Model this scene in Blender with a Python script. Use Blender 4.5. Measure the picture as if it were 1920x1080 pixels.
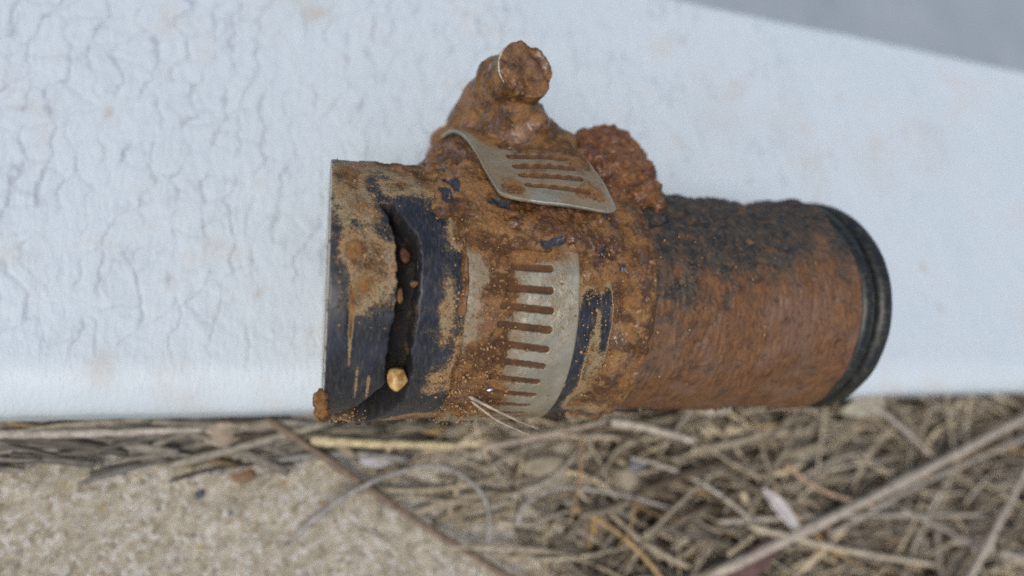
import bpy, bmesh, math, random
import numpy as np
from mathutils import Vector, Matrix

# ------------------------------------------------------------------ scene, camera, light
scene = bpy.context.scene
for o in list(bpy.data.objects):
    bpy.data.objects.remove(o, do_unlink=True)
COL = scene.collection
S = 0.00128                      # metres per modelling unit (tube radius 14 units = 18 mm)

# frame of the tube: X along its axis, TC towards the viewer's side, UP the far side
EL = math.radians(75)            # the photo looks steeply down on the board
DV = np.array([0, math.cos(EL), -math.sin(EL)])
UV = np.array([0, math.sin(EL), math.cos(EL)])
AX = np.array([0, 0, 14.0])      # tube axis height: it lies on the board (top at z = 0)

cam_d = bpy.data.cameras.new('camera'); cam = bpy.data.objects.new('camera', cam_d); COL.objects.link(cam)
Fw = Vector((0.30566912, 0.25905169, -0.91621974)); Rt = Vector((0.95147326, -0.04716052, 0.30409624))
Up = Vector((-0.03556725, 0.96471141, 0.26089627))
m = Matrix.Identity(4)
for i in range(3):
    m[i][0], m[i][1], m[i][2] = Rt[i], Up[i], -Fw[i]
m.translation = Vector((0.0, -17.71875, 80.12728)) * S
cam.matrix_world = m
cam_d.sensor_width = 36; cam_d.lens = 21.0
cam_d.clip_start = 0.002; cam_d.clip_end = 100
cam_d.dof.use_dof = True; cam_d.dof.focus_distance = 59.5 * S; cam_d.dof.aperture_fstop = 8.8
scene.camera = cam
scene.cycles.use_denoising = False      # keep the fine grit; the little grain left reads as sensor noise

w = bpy.data.worlds.new('World'); scene.world = w; w.use_nodes = True
wn = w.node_tree; sky = wn.nodes.new('ShaderNodeTexSky'); sky.sky_type = 'NISHITA'; sky.sun_disc = False
SUN_EL, SUN_AZ = math.radians(63), math.radians(225)     # azimuth clockwise from +Y
sky.sun_elevation = SUN_EL; sky.sun_rotation = SUN_AZ; sky.air_density = 1.0; sky.dust_density = 3.0; sky.ozone_density = 1.0
bg = wn.nodes['Background']; bg.inputs['Strength'].default_value = 0.115
wn.links.new(sky.outputs[0], bg.inputs[0])
sd = bpy.data.lights.new('sun', 'SUN'); sd.energy = 1.25; sd.angle = math.radians(28); sd.color = (1.0, 0.95, 0.88)
so = bpy.data.objects.new('sun', sd); COL.objects.link(so)
sv = Vector((math.sin(SUN_AZ) * math.cos(SUN_EL), math.cos(SUN_AZ) * math.cos(SUN_EL), math.sin(SUN_EL)))
so.rotation_euler = (-sv).to_track_quat('-Z', 'Y').to_euler(); so.location = sv * 2
vs = scene.view_settings; vs.view_transform = 'Standard'; vs.look = 'None'; vs.gamma = 1; vs.use_curve_mapping = False
vs.exposure = 0.3

rng = np.random.default_rng(7); random.seed(7)

# ------------------------------------------------------------------ noise
_perm = rng.permutation(1 << 16).astype(np.int64)
def _h(ix, iy, iz):
    return _perm[(ix * 73856093 ^ iy * 19349663 ^ iz * 83492791) & 0xffff] / 65535.0
def vnoise(P):
    """smooth value noise, P (N,3) -> 0..1"""
    I = np.floor(P).astype(np.int64); f = P - I; f = f * f * f * (f * (f * 6 - 15) + 10)
    x, y, z = I[:, 0], I[:, 1], I[:, 2]; fx, fy, fz = f[:, 0], f[:, 1], f[:, 2]
    c = lambda a, b, d: _h(x + a, y + b, z + d)
    a0 = c(0, 0, 0) * (1 - fx) + c(1, 0, 0) * fx; a1 = c(0, 1, 0) * (1 - fx) + c(1, 1, 0) * fx
    b0 = c(0, 0, 1) * (1 - fx) + c(1, 0, 1) * fx; b1 = c(0, 1, 1) * (1 - fx) + c(1, 1, 1) * fx
    return (a0 * (1 - fy) + a1 * fy) * (1 - fz) + (b0 * (1 - fy) + b1 * fy) * fz
_M = np.array([[.36, .48, -.8], [-.8, .6, 0], [.48, .64, .6]])
def fbm(P, freq, octv=4, gain=.5, seed=0):
    """-1..1"""
    Q = P * freq + seed * 17.31; a = 1.0; t = 0; s = 0
    for _ in range(octv):
        s = s + a * (vnoise(Q) * 2 - 1); t += a; a *= gain; Q = (Q @ _M) * 2.03 + 11.7
    return s / t
def sm(e0, e1, x):
    t = np.clip((x - e0) / (e1 - e0), 0, 1); return t * t * (3 - 2 * t)
def gb(x, al, blobs):
    """sum of soft spots (x, angle, rx, ra, weight)"""
    s = np.zeros_like(x)
    for bx, ba, rx, ra, wt in blobs:
        s += wt * np.exp(-(np.abs((x - bx) / rx) ** 2.4 + np.abs((al - ba) / ra) ** 2.4) * .8)
    return s

# ------------------------------------------------------------------ mesh helpers
def link(o, parent=None):
    COL.objects.link(o)
    if parent is not None: o.parent = parent
    return o
def mesh_from(name, V, F, mat, parent=None, attrs=None, smooth=True):
    """V in modelling units; F list of faces or an (n,4)/(n,3) array"""
    me = bpy.data.meshes.new(name)
    V = np.asarray(V, np.float32) * S
    if isinstance(F, np.ndarray):
        k = F.shape[1]; n = len(F)
        me.vertices.add(len(V)); me.vertices.foreach_set('co', V.ravel())
        me.loops.add(n * k); me.loops.foreach_set('vertex_index', F.astype(np.int32).ravel())
        me.polygons.add(n); me.polygons.foreach_set('loop_start', np.arange(0, n * k, k, dtype=np.int32))
        me.update(calc_edges=True); me.validate()
    else:
        me.from_pydata([tuple(map(float, v)) for v in V], [], F); me.update()
    if smooth: me.polygons.foreach_set('use_smooth', np.ones(len(me.polygons), bool))
    for k, a in (attrs or {}).items():
        a = np.asarray(a, np.float32)
        if a.ndim == 1:
            at = me.attributes.new(k, 'FLOAT', 'POINT'); at.data.foreach_set('value', a)
        else:
            at = me.attributes.new(k, 'FLOAT_VECTOR', 'POINT'); at.data.foreach_set('vector', a.ravel())
    me.materials.append(mat)
    return link(bpy.data.objects.new(name, me), parent)
def grid_faces(n, k, wrap=False):
    i = np.arange(n - 1)[:, None]; j = np.arange(k if wrap else k - 1)[None, :]
    j2 = (j + 1) % k
    return np.stack([i * k + j, i * k + j2, (i + 1) * k + j2, (i + 1) * k + j], -1).reshape(-1, 4)
def place(x, al, r):
    """tube coordinates -> space; al in degrees, 0 faces the viewer, + the far side"""
    a = np.radians(al)
    return AX + np.stack([x, np.zeros_like(x), np.zeros_like(x)], -1) + (r * np.cos(a))[..., None] * -DV + (r * np.sin(a))[..., None] * UV
def P3(x, t, v):
    return AX + np.array([x, 0, 0]) - t * DV + v * UV
def tag(o, label=None, cat=None, group=None, kind=None):
    for k, v in (('label', label), ('category', cat), ('group', group), ('kind', kind)):
        if v: o[k] = v
    return o
AL = np.concatenate([np.arange(-122, 122.01, .45), np.arange(126, 236, 4.0)])     # fine where it is seen

def tube_geo(pts, rad, sides=6, flat=1.0, twist=0.0):
    pts = np.asarray(pts, float); n = len(pts)
    rad = np.broadcast_to(np.asarray(rad, float), (n,))
    T = np.gradient(pts, axis=0); T /= np.linalg.norm(T, axis=1)[:, None] + 1e-9
    ref = np.array([0, 0, 1.0]); A = np.cross(T, ref); A /= np.linalg.norm(A, axis=1)[:, None] + 1e-9
    B = np.cross(A, T)
    ph = np.linspace(0, 2 * np.pi, sides, endpoint=False) + twist
    V = pts[:, None] + rad[:, None, None] * (np.cos(ph)[None, :, None] * A[:, None] + flat * np.sin(ph)[None, :, None] * B[:, None])
    V = V.reshape(-1, 3); F = grid_faces(n, sides, True)
    V = np.vstack([V, pts[:1], pts[-1:]])
    c0, c1 = len(V) - 2, len(V) - 1
    caps = []
    for k in range(sides):
        k2 = (k + 1) % sides
        caps += [[c0, c0, k2, k], [c1, c1, (n - 1) * sides + k, (n - 1) * sides + k2]]
    return V, F, [(c[0], c[2], c[3]) for c in caps]
def smooth_path(pts, n=18):
    pts = np.asarray(pts, float); m_ = len(pts)
    if m_ == 2: return pts[0] + np.linspace(0, 1, n)[:, None] * (pts[1] - pts[0])
    out = []
    ext = np.vstack([2 * pts[0] - pts[1], pts, 2 * pts[-1] - pts[-2]])
    for u in np.linspace(0, m_ - 1 - 1e-6, n):
        i = int(u); t = u - i; p0, p1, p2, p3 = ext[i:i + 4]
        out.append(.5 * (2 * p1 + (p2 - p0) * t + (2 * p0 - 5 * p1 + 4 * p2 - p3) * t * t + (3 * p1 - p0 - 3 * p2 + p3) * t ** 3))
    return np.array(out)

# ------------------------------------------------------------------ materials
class N:
    def __init__(s, name):
        s.m = bpy.data.materials.new(name); s.m.use_nodes = True; s.t = s.m.node_tree
        s.b = s.t.nodes['Principled BSDF']; s.co = s.t.nodes.new('ShaderNodeTexCoord').outputs['Object']
    def new(s, typ, **kw):
        n = s.t.nodes.new(typ)
        for k, v in kw.items(): setattr(n, k, v)
        return n
    def put(s, sock, v):
        if isinstance(v, bpy.types.NodeSocket): s.t.links.new(v, sock)
        elif isinstance(v, tuple) and len(v) == 3 and sock.type == 'RGBA': sock.default_value = (*v, 1)
        else: sock.default_value = v
    def noise(s, size, det=4, rough=.55, vec=None, dist=0.0):
        """size: feature size in modelling units"""
        n = s.new('ShaderNodeTexNoise'); n.inputs['Scale'].default_value = 1 / (size * S); n.inputs['Detail'].default_value = det
        n.inputs['Roughness'].default_value = rough; n.inputs['Distortion'].default_value = dist
        s.put(n.inputs['Vector'], vec or s.co); return n.outputs['Fac']
    def vor(s, size, feature='F1', vec=None, out='Distance', rnd=1.0):
        n = s.new('ShaderNodeTexVoronoi', feature=feature); n.inputs['Scale'].default_value = 1 / (size * S)
        n.inputs['Randomness'].default_value = rnd
        s.put(n.inputs['Vector'], vec or s.co); return n.outputs[out]
    def scaled(s, sc):
        n = s.new('ShaderNodeMapping'); n.inputs['Scale'].default_value = sc; s.put(n.inputs['Vector'], s.co); return n.outputs[0]
    def attr(s, name, out='Fac'):
        return s.new('ShaderNodeAttribute', attribute_name=name).outputs[out]
    def math(s, op, a, b=0.0, c=0.0):
        n = s.new('ShaderNodeMath', operation=op)
        for i, v in enumerate((a, b, c)): s.put(n.inputs[i], v)
        return n.outputs[0]
    def ramp(s, fac, lo, hi, a=0.0, b=1.0):
        n = s.new('ShaderNodeMapRange', interpolation_type='SMOOTHSTEP')
        for i, v in enumerate((fac, lo, hi, a, b)): s.put(n.inputs[i], v)
        return n.outputs[0]
    def mix(s, fac, a, b):
        n = s.new('ShaderNodeMix', data_type='RGBA'); s.put(n.inputs[0], fac); s.put(n.inputs[6], a); s.put(n.inputs[7], b); return n.outputs[2]
    def mixf(s, fac, a, b):
        n = s.new('ShaderNodeMix', data_type='FLOAT'); s.put(n.inputs[0], fac); s.put(n.inputs[2], a); s.put(n.inputs[3], b); return n.outputs[0]
    def bump(s, h, dist, strength=1.0):
        n = s.new('ShaderNodeBump'); n.inputs['Strength'].default_value = strength; n.inputs['Distance'].default_value = dist * S
        s.put(n.inputs['Height'], h); s.put(s.b.inputs['Normal'], n.outputs[0])
    def fin(s, col, rough, metal=0.0, spec=.5):
        s.put(s.b.inputs['Base Color'], col); s.put(s.b.inputs['Roughness'], rough); s.put(s.b.inputs['Metallic'], metal)
        s.put(s.b.inputs['Specular IOR Level'], spec); return s.m

def mud_colour(n, warm=0.0):
    """baked clay: brown with pinkish, ochre and dark spots, grainy"""
    a = n.noise(3.5, 5, .6); b = n.noise(.9, 4, .6); c = n.noise(.25, 3, .6); e = n.noise(6.5, 3)
    h = n.noise(.6, 5, .7); g = n.noise(1.8, 3, .5, dist=1.2)
    col = n.mix(n.ramp(a, .42, .58), (.088, .034, .007), (.245, .112, .030))
    col = n.mix(n.ramp(e, .52, .64, 0, .7), col, (.215, .110, .058))
    col = n.mix(n.ramp(g, .55, .70, 0, .7), col, (.300, .165, .055))
    col = n.mix(n.ramp(g, .42, .30, 0, .8), col, (.052, .023, .008))
    col = n.mix(n.ramp(b, .58, .72, 0, .7), col, (.340, .200, .080))
    col = n.mix(n.ramp(h, .42, .31, 0, .8), col, (.032, .016, .008))
    col = n.mix(n.ramp(c, .60, .70, 0, .5), col, (.42, .255, .10))
    col = n.mix(n.ramp(c, .39, .31, 0, .65), col, (.035, .018, .010))
    return n.mix(.10, col, (.004, .002, .001)), b, c

def mat_sleeve():
    n = N('muddy_black_rubber'); mud = n.attr('mud'); deep = n.attr('deep')
    f1 = n.noise(1.1, 6, .68); f2 = n.noise(.22, 3, .6); f3 = n.noise(2.6, 3); f5 = n.noise(.1, 2)
    scr = n.noise(.5, 4, .6, vec=n.scaled((3.0, .5, .5)))
    blk = n.mix(n.ramp(f3, .35, .7), (.0080, .0095, .0135), (.0205, .0240, .0320))
    mc, b, c = mud_colour(n)
    dust = n.mix(n.ramp(f3, .35, .65), n.mix(f2, (.20, .15, .08), (.38, .29, .16)), n.mix(f2, (.26, .145, .06), (.42, .26, .12)))
    key = n.math('ADD', n.math('MULTIPLY', mud, .75), n.math('ADD', n.math('MULTIPLY', f1, .85), n.math('ADD', n.math('MULTIPLY', f2, .55), n.math('MULTIPLY', f5, .35))))
    film = n.ramp(key, 1.10, 1.34, 0, .92); cake = n.ramp(key, 1.42, 1.68)
    haze_ = n.math('MULTIPLY', n.ramp(scr, .42, .75, 0, .28), n.ramp(f1, .3, .6, .3, 1))
    col = n.mix(haze_, blk, (.19, .155, .105))
    spk = n.math('MULTIPLY', n.ramp(n.vor(.36), .19, .09), n.ramp(n.math('ADD', f1, n.math('MULTIPLY', mud, .35)), .52, .66))
    col = n.mix(film, col, dust); col = n.mix(cake, col, mc); col = n.mix(n.math('MULTIPLY', spk, .8), col, (.42, .27, .11))
    col = n.mix(deep, col, n.mix(n.ramp(f1, .54, .66), (.004, .0035, .0035), (.040, .019, .009)))  # slit walls and floor painted near black in place of shade
    col = n.mix(n.math('MULTIPLY', n.attr('rim_highlight'), n.ramp(f1, .35, .5)), col, (.42, .41, .38))  # thin highlight along the left rim, painted on as pale grey
    rough = n.mixf(n.math('MAXIMUM', film, deep), n.ramp(scr, .3, .7, .32, .52), .9)
    n.bump(n.math('ADD', n.math('MULTIPLY', film, n.math('ADD', f2, .5)), n.math('MULTIPLY', n.math('ADD', cake, spk), .7)), .10)
    return n.fin(col, rough)

def mat_mud(name='clay_mud', wet=.0, navy=True, red=0.0):
    n = N(name); col, b, c = mud_colour(n)
    if red: col = n.mix(red, col, n.mix(n.ramp(b, .35, .65), (.060, .018, .006), (.205, .070, .019)))
    if navy:
        k = n.ramp(n.math('ADD', n.attr('navy'), n.math('MULTIPLY', n.math('SUBTRACT', b, .5), .9)), .42, .55)
        col = n.mix(n.math('MULTIPLY', k, .93), col, n.mix(b, (.010, .014, .024), (.035, .042, .060)))
    n.bump(n.math('ADD', n.math('MULTIPLY', b, .8), n.math('MULTIPLY', c, .7)), .17)
    w_ = n.ramp(n.noise(2.2, 3), .44, .6)
    if wet:                                                     # damp film: small glints
        n.put(n.b.inputs['Coat Weight'], n.math('MULTIPLY', n.ramp(n.noise(1.6, 4, .6), .46, .58), .55)); n.put(n.b.inputs['Coat Roughness'], .22)
    return n.fin(col, n.mixf(w_, .82, .82 - wet))

def mat_steel():
    n = N('dull_clamp_steel'); mud = n.attr('mud'); f1 = n.noise(.9, 6, .68); f2 = n.noise(.2, 3); f4 = n.noise(2.5, 4)
    br = n.noise(.6, 3, .5, vec=n.scaled((1, 7, 7)))
    st = n.mix(n.ramp(f4, .35, .7), (.315, .285, .205), (.43, .395, .305)); st = n.mix(n.ramp(br, .4, .8, 0, .3), st, (.30, .25, .16))
    mc, b, c = mud_colour(n)
    key = n.math('ADD', n.math('MULTIPLY', mud, .8), n.math('ADD', n.math('MULTIPLY', f1, .9), n.math('MULTIPLY', f2, .3)))
    film = n.ramp(key, .78, 1.10, 0, .75); cake = n.ramp(key, 1.10, 1.36)
    spk = n.math('MULTIPLY', n.ramp(n.vor(.40), .17, .09), n.ramp(n.math('ADD', f1, n.math('MULTIPLY', mud, .3)), .60, .68))
    col = n.mix(film, st, (.23, .155, .08)); col = n.mix(cake, col, mc); col = n.mix(spk, col, (.30, .17, .065)); col = n.mix(n.math('MULTIPLY', n.attr('slot'), .85), col, n.mix(f1, (.028, .012, .006), (.13, .056, .02)))
    cover = n.math('MAXIMUM', n.math('MAXIMUM', n.math('MULTIPLY', film, .8), cake), spk)
    n.bump(n.math('ADD', n.math('MULTIPLY', cover, n.math('ADD', f2, .4)), n.math('MULTIPLY', f2, .08)), .09)
    return n.fin(col, n.mixf(cover, n.ramp(f1, .3, .7, .44, .60), .85), n.mixf(cover, .6, 0.0))

def mat_pipe():
    n = N('clay_caked_pipe'); dark = n.attr('dark'); mc, b, c = mud_colour(n)
    st = n.noise(.8, 5, .62, vec=n.scaled((1.9, .6, .6))); st2 = n.noise(.4, 4, .65, vec=n.scaled((1.3, .7, .7))); e = n.noise(6, 4, .6, dist=.6); g = n.noise(1.5, 5, .65)
    col = n.mix(n.ramp(st, .30, .70), (.105, .043, .013), (.215, .095, .030))
    col = n.mix(n.ramp(e, .47, .60, 0, .75), col, n.mix(st, (.135, .072, .040), (.215, .118, .068)))
    col = n.mix(n.ramp(e, .44, .34, 0, .6), col, (.215, .080, .020))
    col = n.mix(n.ramp(g, .47, .33, 0, .8), col, (.060, .032, .014)); col = n.mix(n.ramp(g, .60, .74, 0, .55), col, (.29, .150, .052))
    col = n.mix(n.ramp(st2, .60, .75, 0, .5), col, (.31, .165, .065)); col = n.mix(n.ramp(st2, .41, .28, 0, .65), col, (.055, .026, .012))
    key = n.math('ADD', dark, n.math('MULTIPLY', n.math('SUBTRACT', n.noise(2.2, 7, .75), .5), 3.2))
    dk = n.mix(n.ramp(b, .35, .6), (.010, .012, .013), (.048, .043, .031))
    dk = n.mix(n.ramp(n.noise(1.1, 5, .65), .50, .62), dk, (.115, .066, .028))
    col = n.mix(n.ramp(key, .30, .85, 0, .93), col, dk)
    col = n.mix(n.ramp(c, .64, .74, 0, .4), col, (.34, .18, .075)); col = n.mix(.14, col, (.004, .002, .001))
    n.bump(n.math('ADD', n.math('MULTIPLY', g, .9), n.math('ADD', n.math('MULTIPLY', b, .5), n.math('MULTIPLY', c, .5))), .16)
    return n.fin(col, n.ramp(b, .3, .7, .42, .74), 0, .5)

def mat_flange():
    n = N('black_ribbed_rubber'); f = n.noise(.8, 5, .65); g = n.noise(.2, 3)
    col = n.mix(n.ramp(f, .4, .7), (.0075, .0085, .0065), (.026, .027, .018))
    col = n.mix(n.ramp(n.math('ADD', n.math('MULTIPLY', f, .7), n.math('MULTIPLY', g, .4)), .6, .76, 0, .6), col, (.10, .082, .048))
    n.bump(f, .06); return n.fin(col, .42, 0, .5)

def mat_paint():
    n = N('alligatored_white_paint'); a = n.noise(16, 4, .55); b = n.noise(5, 4, .6); f = n.noise(.9, 3, .6, vec=n.scaled((1.6, .6, 1)))
    cr = n.attr('crack'); st = n.attr('stain')
    col = n.mix(a, (.52, .595, .615), (.59, .65, .665))
    col = n.mix(n.math('MULTIPLY', n.ramp(n.math('ADD', n.math('MULTIPLY', a, .5), n.math('MULTIPLY', b, .5)), .53, .64), .45), col, (.56, .535, .49))
    col = n.mix(n.math('MULTIPLY', st, n.ramp(b, .25, .7)), col, (.44, .325, .20))
    col = n.mix(n.math('MULTIPLY', cr, .52), col, (.30, .32, .34))
    n.bump(n.math('ADD', f, n.math('MULTIPLY', b, .5)), .14)
    return n.fin(col, n.ramp(b, .3, .7, .42, .55), 0, .4)

def mat_concrete():
    n = N('weathered_concrete'); v = n.vor(1.5, out='Color'); v2 = n.vor(.65, out='Color'); a = n.noise(9, 4); b = n.noise(1.3, 6, .7); c = n.noise(3, 4)
    sep = n.new('ShaderNodeSeparateColor'); n.put(sep.inputs[0], v); sep2 = n.new('ShaderNodeSeparateColor'); n.put(sep2.inputs[0], v2)
    core = n.ramp(n.math('ADD', n.vor(1.5), n.math('MULTIPLY', b, .3)), .52, .34)
    col = n.mix(n.ramp(b, .3, .7), (.31, .265, .18), (.53, .48, .375))
    col = n.mix(n.ramp(sep2.outputs[0], .66, .82, 0, .55), col, (.62, .60, .55))
    col = n.mix(n.ramp(sep2.outputs[1], .82, .94, 0, .6), col, (.20, .165, .105))
    pick = lambda ch, lo, f: n.math('MULTIPLY', core, n.ramp(sep.outputs[ch], lo, lo + .02, 0, f))
    col = n.mix(pick(0, .93, .8), col, (.125, .13, .135)); col = n.mix(pick(1, .955, .8), col, (.40, .29, .13)); col = n.mix(pick(2, .965, .7), col, (.27, .16, .10))
    col = n.mix(n.ramp(n.noise(5, 5, .65), .5, .66, 0, .55), col, (.27, .235, .165))
    n.bump(n.math('ADD', b, n.math('MULTIPLY', sep2.outputs[1], .3)), .5)
    return n.fin(col, .9, 0, .25)

def mat_straw():
    n = N('dry_straw'); t = n.attr('tint', 'Vector'); f = n.noise(1.2, 4, .6)
    k = n.mix(n.ramp(f, .3, .7), (.62, .60, .57), (1.12, 1.1, 1.08))
    mm = n.new('ShaderNodeMix', data_type='RGBA', blend_type='MULTIPLY'); n.put(mm.inputs[0], 1.0); n.put(mm.inputs[6], t); n.put(mm.inputs[7], k)
    n.bump(f, .1); return n.fin(mm.outputs[2], .68, 0, .35)

def plain(name, col, rough, var=.4, size=1.5, spec=.5):
    n = N(name); f = n.noise(size, 5, .6)
    c = n.mix(n.ramp(f, .3, .7), tuple(x * (1 - var) for x in col), tuple(min(1, x * (1 + var * .6)) for x in col))
    n.bump(f, .15); return n.fin(c, rough, 0, spec)

M_SL, M_MUD, M_ST, M_PI, M_FL = mat_sleeve(), mat_mud('clay_mud', .46), mat_steel(), mat_pipe(), mat_flange()
M_LUMP = mat_mud('rough_rust_clay', .1, False, .55); M_CLOD = mat_mud('dry_clay', .0, False)
M_WP, M_CO, M_SW = mat_paint(), mat_concrete(), mat_straw()

# ------------------------------------------------------------------ setting
def far_floor():
    n = N('grey_floor'); a = n.noise(60, 4); b = n.noise(14, 5)
    c = n.mix(n.ramp(a, .3, .7), (.28, .325, .35), (.33, .375, .40)); c = n.mix(n.ramp(b, .6, .75, 0, .4), c, (.16, .16, .15))
    n.bump(b, 1.0); return n.fin(c, .7)
n_ = 40; gx = np.linspace(-3000, 3000, n_); gy = np.linspace(-3000, 3000, n_)
GX, GY = np.meshgrid(gx, gy, indexing='ij')
tag(mesh_from('ground', np.stack([GX, GY, np.full_like(GX, -110.)], -1).reshape(-1, 3), grid_faces(n_, n_), far_floor()), kind='structure')

def concrete_step():
    xs = np.concatenate([np.linspace(-900, -60, 15), np.arange(-58, 200, .8), np.linspace(205, 900, 15)])
    ys = np.concatenate([np.linspace(-900, -70, 12), np.arange(-68, -5, .8), np.linspace(-4, 44, 12)])
    X, Y = np.meshgrid(xs, ys, indexing='ij'); P = np.stack([X, Y, X * 0], -1).reshape(-1, 3)
    z = -15.2 + .9 * fbm(P, .05, 3) + .45 * fbm(P, .35, 4, seed=2) + .25 * np.abs(fbm(P, .8, 2, seed=5))
    P[:, 2] = z; n, k = len(xs), len(ys); F = [tuple(q) for q in grid_faces(n, k)]
    # back edge of the step drops to the lower floor
    P2 = P.reshape(n, k, 3)[:, -1].copy(); P2[:, 2] = -109; P2[:, 1] += 1; b0 = len(P)
    V = np.vstack([P, P2])
    G = np.array([[i * k + k - 1, b0 + i, b0 + i + 1, (i + 1) * k + k - 1] for i in range(n - 1)])
    tag(mesh_from('concrete_pavement', V, np.vstack([np.array(F), G]), M_CO), kind='structure')
concrete_step()

# ------------------------------------------------------------------ painted board
def painted_board():
    y0, y1, zb = -11.6, 64.6, -14.3
    xs = np.concatenate([np.linspace(-160, -52, 20), np.arange(-50, 60, .17), np.arange(60, 172, .3), np.linspace(174, 330, 30)])
    # cross profile: bottom front, rounded nose, flat top, rounded back
    pr = [(y0 + .5, zb), (y0, zb + 1)] + [(y0, z) for z in np.linspace(zb + 2, -4.4, 10)]
    rn = 4.2
    pr += [(y0 + 1.5 * rn * (1 - math.cos(a)), -rn + rn * math.sin(a)) for a in np.linspace(.05, math.pi / 2, 16)][:-1]
    ya = y0 + 1.5 * rn
    pr += [(y, 0.0) for y in np.arange(ya, y1 - 2.6, .24)]
    pr += [(y1 - 2.6 + 2.6 * math.sin(a), -2.6 + 2.6 * math.cos(a)) for a in np.linspace(0.02, math.pi / 2, 10)]
    pr += [(y1, zb + 1), (y1 - .5, zb)]
    pr = np.array(pr); n, k = len(xs), len(pr)
    X = np.repeat(xs[:, None], k, 1); Y = np.repeat(pr[None, :, 0], n, 0); Z = np.repeat(pr[None, :, 1], n, 0)
    P = np.stack([X, Y, Z * 0], -1).reshape(-1, 3); x, y = P[:, 0], P[:, 1]
    # crackle: jittered cells, longer across the board than along it
    wx = x + 2.2 * fbm(P, .14, 3, seed=3) + 1.0 * fbm(P, .5, 4, seed=4) - .06 * y
    wy = y + 2.2 * fbm(P, .14, 3, seed=6)
    cell_x, cell_y = 3.1, 5.8
    u, v = wx / cell_x, wy / cell_y; iu, iv = np.floor(u).astype(int), np.floor(v).astype(int)
    d1 = np.full(len(x), 9.); d2 = np.full(len(x), 9.); s1x = x * 0; s1y = x * 0; s2x = x * 0; s2y = x * 0
    for a in (-1, 0, 1):
        for b in (-1, 0, 1):
            cx = iu + a + .1 + .8 * _h(iu + a, iv + b, iu * 0 + 3); cy = iv + b + .1 + .8 * _h(iu + a, iv + b, iu * 0 + 9)
            dd = np.hypot((u - cx), (v - cy) * 1.1); m1 = dd < d1; m2 = (~m1) & (dd < d2)
            d2 = np.where(m1, d1, np.where(m2, dd, d2)); s2x = np.where(m1, s1x, np.where(m2, cx, s2x)); s2y = np.where(m1, s1y, np.where(m2, cy, s2y))
            d1 = np.where(m1, dd, d1); s1x = np.where(m1, cx, s1x); s1y = np.where(m1, cy, s1y)
    e = (d2 - d1) * cell_x * .5
    pres = fbm(P, .09, 3, seed=8) * .6 + fbm(P, .3, 2, seed=9) * .8
    stren = sm(-.55, .25, pres + .10 - .007 * np.clip(x - 5, 0, 200)) * sm(-8, -1, y + 1.5 * fbm(P, .3, 2, seed=1))
    ori = np.abs(s1x - s2x) * cell_x / (np.hypot((s1x - s2x) * cell_x, (s1y - s2y) * cell_y) + 1e-6); stren = stren * (.38 + .62 * sm(.4, .85, ori))
    wdt = .08 + .08 * stren
    crack = np.exp(-(e / wdt) ** 2) * stren
    # a finer second net of hairline cracks
    u2, v2 = wx / 2.3 + 40, wy / 3.6 + 17; iu, iv = np.floor(u2).astype(int), np.floor(v2).astype(int)
    d1 = np.full(len(x), 9.); d2 = np.full(len(x), 9.)
    for a in (-1, 0, 1):
        for b in (-1, 0, 1):
            cx = iu + a + .1 + .8 * _h(iu + a, iv + b, iu * 0 + 5); cy = iv + b + .1 + .8 * _h(iu + a, iv + b, iu * 0 + 2)
            dd = np.hypot(u2 - cx, v2 - cy); m1 = dd < d1
            d2 = np.where(m1, d1, np.minimum(d2, dd)); d1 = np.where(m1, dd, d1)
    hair = np.exp(-((d2 - d1) * 1.15 / .22) ** 2) * stren * sm(0, .5, fbm(P, .2, 2, seed=12) + .25)
    curl = np.exp(-((e - .75) / .5) ** 2) * stren * .03
    top = sm(-4.5, -.5, Z.ravel())
    dz = -.11 * crack - .035 * hair + curl + .10 * fbm(P, .12, 3, seed=20) + .10 * fbm(P * np.array([1.7, .6, 1]), .5, 3, seed=21) * sm(-10, 0, y)
    V = np.stack([X, Y, Z], -1).reshape(-1, 3); V[:, 2] += dz * top
    V[:, 1] += .35 * fbm(P * [1, 0, 0] + [0, 0, 5], .035, 2, seed=33) + .12 * fbm(P * [1, 0, 0], .3, 2, seed=34)
    stain = np.zeros(len(x))
    for sx, sy, r, wt in [(-26.6, 26, .8, .9), (-7.5, 3, .45, .6), (-4.5, 51, 4, .35), (-2, 46, 1.5, .5), (68, 42, 6, .22), (104, 33, 5, .25), (95, 18, 1.0, .8), (98, 47, .9, .8), (92, 10, 5, .12), (-24, -6.5, 2.2, .35), (-16, -8.6, 3, .3), (84, 40, 5, .2), (121, 40, 6, .22), (-31, 50, 3, .2), (88, 29, 4, .2), (110, 12, .8, .6), (112, 4, .8, .5)]:
        stain += wt * np.exp(-((x - sx) ** 2 + ((y - sy) * .8) ** 2) / r ** 2)
    F = grid_faces(n, k)
    o = mesh_from('painted_board', V, F, M_WP, None, dict(crack=np.clip(crack + .55 * hair, 0, 1) * top, stain=np.clip(stain, 0, 1)))
    bm = bmesh.new(); bm.from_mesh(o.data)
    ed = [e_ for e_ in bm.edges if e_.is_boundary]
    bmesh.ops.contextual_create(bm, geom=[e_ for e_ in ed if abs(e_.verts[0].co.x - xs[0] * S) < 1e-6 and abs(e_.verts[1].co.x - xs[0] * S) < 1e-6])
    bmesh.ops.contextual_create(bm, geom=[e_ for e_ in ed if abs(e_.verts[0].co.x - xs[-1] * S) < 1e-6 and abs(e_.verts[1].co.x - xs[-1] * S) < 1e-6])
    bm.to_mesh(o.data); bm.free()
    tag(o, 'white board with cracked alligatored paint and rounded edge under the muddy coupling', 'board')
painted_board()

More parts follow.
